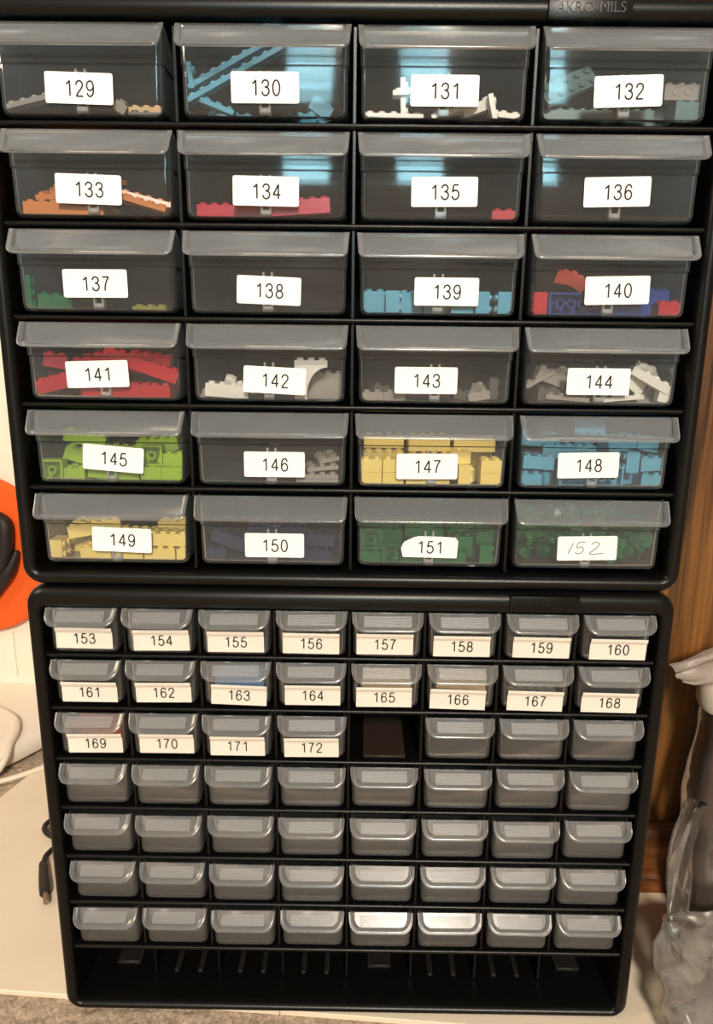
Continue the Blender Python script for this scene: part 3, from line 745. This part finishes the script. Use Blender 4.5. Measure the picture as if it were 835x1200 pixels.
# 147
for u, nm in ((-45, 'first column'), (-28.5, 'second column'), (45, 'last column')):
    for k in range(2):
        B(147, 2, 2, 3, 'yellow', u, 1, k * 9.8, (0, 0, 0), 'yellow brick, %s of the %s in drawer 147' % (['bottom', 'top'][k], nm))
B(147, 2, 2, 3, 'yellow', -11, 1, 0, (0, 0, 0), 'yellow brick below the left of sticker 147')
B(147, 2, 2, 3, 'yellow', 6, 1, 0, (0, 0, 0), 'yellow brick below the middle of sticker 147')
B(147, 2, 2, 3, 'yellow', 26, 1, 0, RS, 'yellow brick on its side right of sticker 147')
B(147, 2, 2, 3, 'yellow', 22, 10, 15, (0, 0, 6), 'yellow brick raised right behind sticker 147')
B(147, 2, 2, 3, 'yellow', -11, 1, 9.8, (0, 0, 0), 'yellow brick behind the left of sticker 147')
B(147, 2, 2, 3, 'yellow', 6, 1, 9.8, (0, 0, 0), 'yellow brick behind the middle of sticker 147')
# 148
B(148, 2, 2, 3, 'azure', -45, 1, 0, (0, 0, 0), 'azure brick at the bottom left of drawer 148')
B(148, 3, 2, 3, 'azure', -39, 5, 12, (0, 3, 0), 'azure brick above the bottom left one in drawer 148')
B(148, 2, 2, 3, 'azure', -30, 9, 0, (0, 0, 30), 'azure brick turned beside the bottom left one in drawer 148')
B(148, 6, 2, 3, 'azure', 0, 1, 0, FR, 'azure brick with hollow underside forward below sticker 148')
B(148, 2, 2, 3, 'azure', 46, 1, 0, (0, 0, 0), 'azure brick at the bottom right of drawer 148')
B(148, 2, 2, 3, 'azure', 47, 4, 12, (0, -3, 0), 'azure brick above the bottom right one in drawer 148')
B(148, 2, 2, 3, 'azure', 30, 3, 11, LS, 'azure brick on its side, studs left, right of sticker 148')
B(148, 2, 2, 3, 'azure', 32, 14, 0, (0, 0, 20), 'azure brick under the sideways one in drawer 148')
B(148, 5, 2, 3, 'azure', -14, 12, 20, (0, 0, -3), 'azure brick high behind sticker 148')
B(148, 4, 2, 3, 'azure', -38, 20, 27, (0, 4, 4), 'azure brick topmost at the left of drawer 148')
B(148, 3, 2, 3, 'azure', 3, 18, 30, (55, 0, 0), 'azure brick tipped forward showing studs at the top of drawer 148')
B(148, 3, 2, 3, 'azure', 23, 8, 25, (0, -8, 14), 'azure brick topmost right of the middle in drawer 148')
B(148, 2, 2, 3, 'azure', 46, 12, 25, (0, 10, 0), 'azure brick topmost at the right end of drawer 148')
# 149
B(149, 2, 2, 3, 'yellow', -47, 1, 0, RS, 'yellow brick on its side, studs right, at the left of drawer 149')
B(149, 5, 1, 3, 'yellow', -22, 8, 15, (0, -8, 12), 'long yellow beam with holes propped up in drawer 149', kind='t')
B(149, 3, 2, 3, 'yellow', -18, 3, 0, (0, 0, 0), 'yellow brick partly covered by the lower left of sticker 149')
B(149, 3, 2, 3, 'yellow', 7, 2, 0, (0, 0, 0), 'yellow brick below the right of sticker 149')
B(149, 3, 2, 3, 'yellow', 32, 2, 0, (0, 0, 0), 'yellow brick low at the right of drawer 149')
B(149, 2, 2, 3, 'yellow', 30, 3, 11.6, (0, 0, 2), 'yellow brick stacked right of sticker 149')
B(149, 2, 2, 3, 'yellow', 47, 3, 11.6, (0, 0, 0), 'yellow brick stacked at the right end of drawer 149')
B(149, 1, 2, 3, 'yellow', 49, 2, 0, (0, 0, 0), 'narrow yellow brick at the bottom right of drawer 149')
B(149, 4, 2, 3, 'yellow', 12, 8, 11.6, (0, 0, -3), 'yellow brick behind sticker 149, on the bottom row')
# 150
B(150, 4, 2, 3, 'navy', -34, 4, 4, (0, 24, 8), 'navy brick slanting at the left of drawer 150')
B(150, 2, 2, 3, 'navy', -46, 3, 0, (0, 0, 4), 'navy brick at the left end of drawer 150')
B(150, 4, 2, 3, 'navy', -6, 4, 0, (0, 0, 0), 'navy brick below sticker 150')
B(150, 4, 2, 3, 'navy', 28, 3, 0, (0, 0, 2), 'navy brick low at the right of drawer 150')
B(150, 3, 2, 3, 'navy', 36, 8, 11.6, (0, 0, -3), 'navy brick stacked at the right of drawer 150')
B(150, 6, 2, 3, 'navy', 0, 26, 11.6, (0, 6, 2), 'navy brick across the back of drawer 150')
# 151
for u, nm in ((-45, 'left end'), (-28.5, 'second place')):
    B(151, 2, 2, 3, 'green', u, 1, 0, FR if u > -40 else (0, 0, 0), 'green brick, bottom of the %s in drawer 151' % nm)
B(151, 2, 2, 3, 'green', -45, 1, 11.6, FR, 'green brick upright on the left end in drawer 151')
B(151, 3, 2, 3, 'green', -8, 3, 0, (0, 0, 0), 'green brick below the left of torn sticker 151')
B(151, 3, 2, 3, 'green', 17, 2, 0, (0, 0, 0), 'green brick below the right of torn sticker 151')
B(151, 2, 2, 3, 'green', 26, 5, 11.6, (0, 0, 4), 'green brick stacked right of torn sticker 151')
B(151, 2, 2, 3, 'green', 45, 1, 0, RS, 'green brick on its side at the right end of drawer 151')
B(151, 2, 2, 3, 'green', 45, 12, 14, (0, 0, 10), 'green brick on top at the right end of drawer 151')
# bricks filling the back of the full drawers
def fill(n, col, word, z_levels, vs_=(28, 48), us=(-35, 0, 35), seed=1, how=None):
    q = random.Random(seed)
    for v in vs_:
        for z in range(z_levels):
            for u in us:
                if q.random() < (.3 if z == z_levels - 1 else .05): continue
                B(n, 4, 2, 3, col, u + q.uniform(-.6, .6), v + q.uniform(0, 1.4), z * 11.6, (0, 0, q.uniform(-2, 2)),
                  (how or '%s brick among those stacked at the back of drawer %d') % (word, n), group='%s bricks at the back of drawer %d' % (word, n))
fill(147, 'yellow', 'yellow', 3, (20, 38), seed=2)
fill(148, 'azure', 'azure', 2, (32, 50), seed=3)
fill(149, 'yellow', 'yellow', 2, (24, 42), seed=4, how='%s brick heaped behind the front jumble in drawer %d')
fill(151, 'green', 'green', 2, (22, 40), seed=5)
fill(150, 'navy', 'navy', 1, (46,), seed=6)
fill(141, 'red', 'red', 1, (46, 64), seed=8)

# 152: leafy pieces
def leaf_mesh(col):
    bm = bmesh.new(); N = 40
    def rr(a): return .0075 + .0045 * abs(math.cos(a * 2.5)) ** 0.7 + .0012 * math.cos(a * 15)
    rings = []
    for s, z in ((1, .0), (1, .0012)):
        rings.append(loop(bm, [(rr(2 * math.pi * k / N) * math.cos(2 * math.pi * k / N) * s, rr(2 * math.pi * k / N) * math.sin(2 * math.pi * k / N) * .8 * s, z + .003 * math.cos(4 * math.pi * k / N)) for k in range(N)]))
    bridge(bm, rings[0], rings[1])
    for rg, z in ((rings[0], 0), (rings[1], .0012)):
        c = bm.verts.new((0, 0, z))
        for k in range(N): bm.faces.new((rg[k], rg[(k + 1) % N], c))
    for (x, y) in ((0, 0), (.0065, 0), (-.0065, .0)):
        r = bmesh.ops.create_cone(bm, segments=10, radius1=.0023, radius2=.0023, depth=.004, cap_ends=True)
        for v in r['verts']: v.co += Vector((x, y, .0025))
    return to_mesh(bm, 'leaf_piece', MC[col], angle=40)
def flower_mesh(col):
    bm = bmesh.new()
    for k, (r0, z) in enumerate(((.0042, 0), (.0042, .0036), (.0042, .0072))):
        for (ra, za, zb) in ((.0042, z, z + .0022), (.0026, z + .0022, z + .0036)):
            r = bmesh.ops.create_cone(bm, segments=14, radius1=ra, radius2=ra, depth=zb - za, cap_ends=True)
            for v in r['verts']: v.co += Vector((0, 0, (za + zb) / 2))
    return to_mesh(bm, 'round_brick', MC[col], angle=40)
lm, lm2, fm = leaf_mesh('green'), leaf_mesh('dkgreen'), flower_mesh('green')
q = random.Random(12)
slots = [(u, v, z) for z in (0, 8, 16, 23) for v in (1, 14, 27) for u in (-42, -25, -8, 9, 26, 43)]
for (u, v, z) in slots:
    if z == 23 and q.random() < .45: continue
    rt_ = (q.uniform(20, 130), q.uniform(-60, 60), q.uniform(0, 360))
    put(152, q.choice((lm, lm, lm2)), u + q.uniform(-3, 3), max(.3, v + q.uniform(-1, 3)), z + q.uniform(0, 2), rt_, 'green plastic leaf piece in the heap filling drawer 152', 'green leaf pieces in drawer 152', 'leaf_piece')
for k, (u, v, z, rt_, d) in enumerate([(24, .5, 12, (20, 70, 0), 'left of the pair high at the right'), (33, .5, 6, (70, 20, 30), 'right of the pair at the right'), (-20, .5, 14, (60, 40, 0), 'near the left top of the sticker'), (42, 1, 14, (10, 30, 0), 'at the right end')]):
    put(152, fm, u, v, z, rt_, 'ribbed round green piece %s in drawer 152' % d, None, 'round_brick')

# contents glimpsed in the small labelled drawers
for n, c, w in ((169, 'orange', 'orange'), (163, 'sky', 'pale blue'), (165, 'tan', 'tan'), (166, 'tan', 'sand coloured'), (156, 'olive', 'olive'), (157, 'olive', 'dull green'), (159, 'lgrey', 'light grey'), (167, 'lgrey', 'pale grey')):
    B(n, 5, 2, 3, c, 0, 2, 0, (0, 0, 1), '%s brick lying behind the slip in drawer %d' % (w, n), small=True)
    if n in (169, 163, 165, 166):
        B(n, 5, 2, 3, c, 1, 4, 11.6, (0, 2, -2), 'upper %s brick behind the slip in drawer %d' % (w, n), small=True)

# ------------------------------------------------------------------ left: white stand with orange disc, cables
M_WHITE = mat('white_appliance_plastic', srgb(238, 228, 210), 0.45, 0.4)
M_ORANGE = mat('orange_plastic', srgb(236, 92, 24), 0.5, 0.4)
M_HANDLE = mat('dark_rubber', srgb(34, 28, 26), 0.55, 0.4)
SX, SY = -0.765, 0.567
st = tag(empty('pedestal_stand', (SX, SY, 0)), 'white pedestal with round base and orange disc head, left of the cabinets', 'appliance')
def lathe(prof, n=64):
    bm = bmesh.new(); prev = None
    for r, z in prof:
        lp = loop(bm, [(r * math.cos(2 * math.pi * k / n), r * math.sin(2 * math.pi * k / n), z) for k in range(n)])
        if prev: bridge(bm, prev, lp)
        else: bm.faces.new(lp[::-1])
        prev = lp
    bm.faces.new(prev); return bm
link_mesh('base', to_mesh(lathe([(.325, .002), (.338, .003), (.340, .006), (.340, .022), (.337, .027), (.330, .030), (.20, .036)]), 'base', M_WHITE, angle=35), st)
bm = bmesh.new()
a = loop(bm, [(x, y, .03) for x, y in rrect(-.16, .36, -.012, .22, .04, 5)]); b = loop(bm, [(x, y, .60) for x, y in rrect(-.16, .36, -.012, .22, .04, 5)])
bridge(bm, a, b); bm.faces.new(a[::-1]); bm.faces.new(b)
link_mesh('column', to_mesh(bm, 'column', M_WHITE, angle=35), st)
bm = bmesh.new(); box(bm, .1963, .1997, -.0145, -.0115, .05, .58)
link_mesh('seam_strip', to_mesh(bm, 'seam_strip', M_WHITE), st)
bm = lathe([(.120, 0), (.128, .001), (.131, .004), (.131, .012), (.127, .016), (.06, .019)])
link_mesh('disc', to_mesh(bm, 'disc', M_ORANGE, angle=35), st, (.159, -.014, .265), (R(90), 0, 0))
bm = bmesh.new(); HX, HZ = .206, .3286
tube(bm, smooth_path([(HX, -.036, HZ), (HX + .016, -.044, HZ - .012), (HX + .010, -.046, HZ - .06), (HX - .015, -.044, HZ - .11)], 6), [.011] * 19, 10)
tube(bm, smooth_path([(HX + .028, -.040, HZ - .052), (HX + .018, -.044, HZ - .078), (HX - .002, -.044, HZ - .106), (HX - .03, -.040, HZ - .14)], 6), [.004 + .006 * min(1, k / 8) for k in range(19)], 10)
link_mesh('handle', to_mesh(bm, 'handle', M_HANDLE, smooth=True), st)
M_CORD = mat('white_cord', srgb(226, 212, 192), 0.5)
bm = bmesh.new()
tube(bm, smooth_path([(-.66, .50, .0395), (-.60, .485, .0395), (-.549, .4625, .0385), (-.515, .44, .0365), (-.500, .418, .0355), (-.492, .396, .0345), (-.489, .374, .033), (-.486, .352, .024), (-.495, .332, .011), (-.53, .298, .0035)], 8), .0045, 10)
tag(link_mesh('white_cable', to_mesh(bm, 'white_cable', M_CORD, smooth=True)), 'off-white cord curving across the top of the round white base', 'cord')
bm = bmesh.new()
tube(bm, smooth_path([(-.62, .305, .000), (-.53, .318, .000), (-.485, .336, .000), (-.452, .354, .003), (-.41, .39, .0045)], 8), .0040, 10)
tag(link_mesh('white_cable', to_mesh(bm, 'white_cable', M_CORD, smooth=True)), 'off-white cord lying on the carpet in front of the round white base', 'cord')
# barrel plug
M_CABLE = mat('black_cable_rubber', srgb(26, 22, 21), 0.5)
M_TIP = mat('dull_nickel', srgb(150, 130, 112), 0.35, metal=0.8)
pc = tag(empty('power_cable', (-.315, .12, 0)), 'black cable with barrel plug lying beside the lower cabinet on the white board', 'cable')
bm = bmesh.new()
tube(bm, smooth_path([(-.037, .052, .006), (-.040, .068, .006), (-.032, .082, .0065), (-.012, .074, .006), (-.004, .095, .006), (-.044, .098, .006), (-.064, .114, .006), (-.058, .132, .006), (-.025, .135, .005), (.035, .12, .004)], 8), .0032, 10)
cbl = link_mesh('cord', to_mesh(bm, 'cord', M_CABLE, smooth=True), pc)
bm = bmesh.new(); pl = [Vector((-.0385, .054, .006)), Vector((-.034, .046, .0065)), Vector((-.027, .032, .0065)), Vector((-.0185, .0155, .0065)), Vector((-.0155, .0095, .0065))]
tube(bm, pl, [.0042, .0050, .0058, .0062, .0058], 14)
link_mesh('plug_housing', to_mesh(bm, 'plug_housing', M_CABLE, angle=40), pc)
bm = bmesh.new(); tube(bm, [(-.0155, .0100, .0065), (-.0085, -.0035, .0065)], .0030, 14)
link_mesh('plug_tip', to_mesh(bm, 'plug_tip', M_TIP, angle=40), pc)

# ------------------------------------------------------------------ right: clear plastic bag and wrapped pack
M_BAG = clear('crinkled_clear_plastic', 0.22, col=(0.92, 0.86, 0.77), edge=0.55, rough=0.18, bump=0.5, bscale=45, bdist=.003)
M_WRAP = clear('cloudy_plastic_wrap', 0.085, col=(0.50, 0.41, 0.35), edge=0.36, rough=0.14, bump=0.5, bscale=30, bdist=.004)
M_ROLL_SHADE = mat('foam_baked_shading', srgb(88, 66, 54), 0.8)  # off-white foam; its shade inside the wrap is painted as brown
def crumple(p, f, amp, sd):
    v = Vector((p.x * f + sd, p.y * f, p.z * f))
    a = 1 - abs(noise.noise(v)) * 2.2; b = 1 - abs(noise.noise(v * 2.3 + Vector((5, 1, 3)))) * 2.2
    return amp * (a * .65 + b * .35)
def blob(name, m, half, f, amp, sd, sub=5, flat=True, shape=4):
    bm = bmesh.new(); bmesh.ops.create_icosphere(bm, subdivisions=sub, radius=1)
    for v in bm.verts:
        d = v.co.normalized()
        k = (abs(d.x) ** shape + abs(d.y) ** shape + abs(d.z) ** shape) ** (-1 / shape)
        p = Vector((d.x * k * half[0], d.y * k * half[1], d.z * k * half[2]))
        p += d * crumple(p, f, amp, sd)
        if flat and p.z < -half[2]: p.z = -half[2] + (p.z + half[2]) * .02
        v.co = p
    mn = min(v.co.z for v in bm.verts)
    for v in bm.verts: v.co.z -= mn
    return to_mesh(bm, name, m, smooth=True)
tag(link_mesh('plastic_bag', blob('plastic_bag', M_BAG, (.135, .084, .033), 14, .017, 3.1, sub=6, shape=3), None, (.421, -.004, .0004), (0, 0, R(4))),
    'crumpled clear plastic bag lying on the white board right of the cabinets', 'plastic bag')
pk = tag(empty('wrapped_pack', (.426, .112, .0)), 'tall pack in cloudy plastic wrap standing in front of the oak panel', 'package')
link_mesh('wrap', blob('wrap', M_WRAP, (.080, .028, .132), 9, .009, 8.4, flat=False, shape=4), pk, (.0, .0, .004))
bm = bmesh.new()
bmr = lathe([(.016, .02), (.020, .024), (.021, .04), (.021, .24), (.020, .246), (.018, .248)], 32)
bm.free()
link_mesh('foam_roll', to_mesh(bmr, 'foam_roll', M_ROLL_SHADE, angle=40), pk, (-.054, .0, .0))
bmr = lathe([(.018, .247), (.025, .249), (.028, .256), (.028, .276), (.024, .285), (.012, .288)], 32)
M_ROLL_LIT = mat('foam_baked_shading', srgb(228, 214, 196), 0.7)  # paler copy for the added top piece: the roll's lit end as colour
link_mesh('top_end', to_mesh(bmr, 'top_end', M_ROLL_LIT, angle=40), pk, (-.058, .0, .0))
# crumpled flap at the top and twisted neck hanging down in front
bm = bmesh.new(); N = 14; g = []
for j in range(N + 1):
    row = []
    for i in range(N + 1):
        s, t = i / N, j / N
        p = Vector((-.119 + .15 * s, -.03 + .03 * t, .290 + .004 * s + .060 * t * (0.08 + s)))
        p.y += .010 * noise.noise(Vector((s * 4, t * 4, 2.2))); p.z += .006 * noise.noise(Vector((s * 5, t * 5, 7)))
        row.append(bm.verts.new(p))
    g.append(row)
for j in range(N):
    for i in range(N): bm.faces.new((g[j][i], g[j][i + 1], g[j + 1][i + 1], g[j + 1][i]))
bmesh.ops.solidify(bm, geom=bm.faces[:], thickness=.0008)
M_FLAP = mat('cloudy_white_film', srgb(214, 200, 188), 0.35, 0.5)
link_mesh('flap', to_mesh(bm, 'flap', M_FLAP, smooth=True), pk)
bm = bmesh.new(); prev = None; N = 26; K = 16
for j in range(N + 1):
    t = j / N
    c = Vector((-.094 - .012 * t, -.036 + .006 * math.sin(t * 6), .168 - .166 * t))
    w = .0065 + .0045 * abs(math.sin(t * 3.3 + .3)); a0 = t * 2.2
    lp = loop(bm, [c + Vector((math.cos(2 * math.pi * k / K + a0) * w * (1 + .3 * math.cos(3 * 2 * math.pi * k / K)), math.sin(2 * math.pi * k / K + a0) * .007 * (1 + .3 * math.cos(3 * 2 * math.pi * k / K)), .004 * noise.noise(Vector((k, j * .4, 0))))) for k in range(K)])
    if prev: bridge(bm, prev, lp)
    prev = lp
link_mesh('bag_neck', to_mesh(bm, 'bag_neck', M_WRAP, smooth=True), pk)
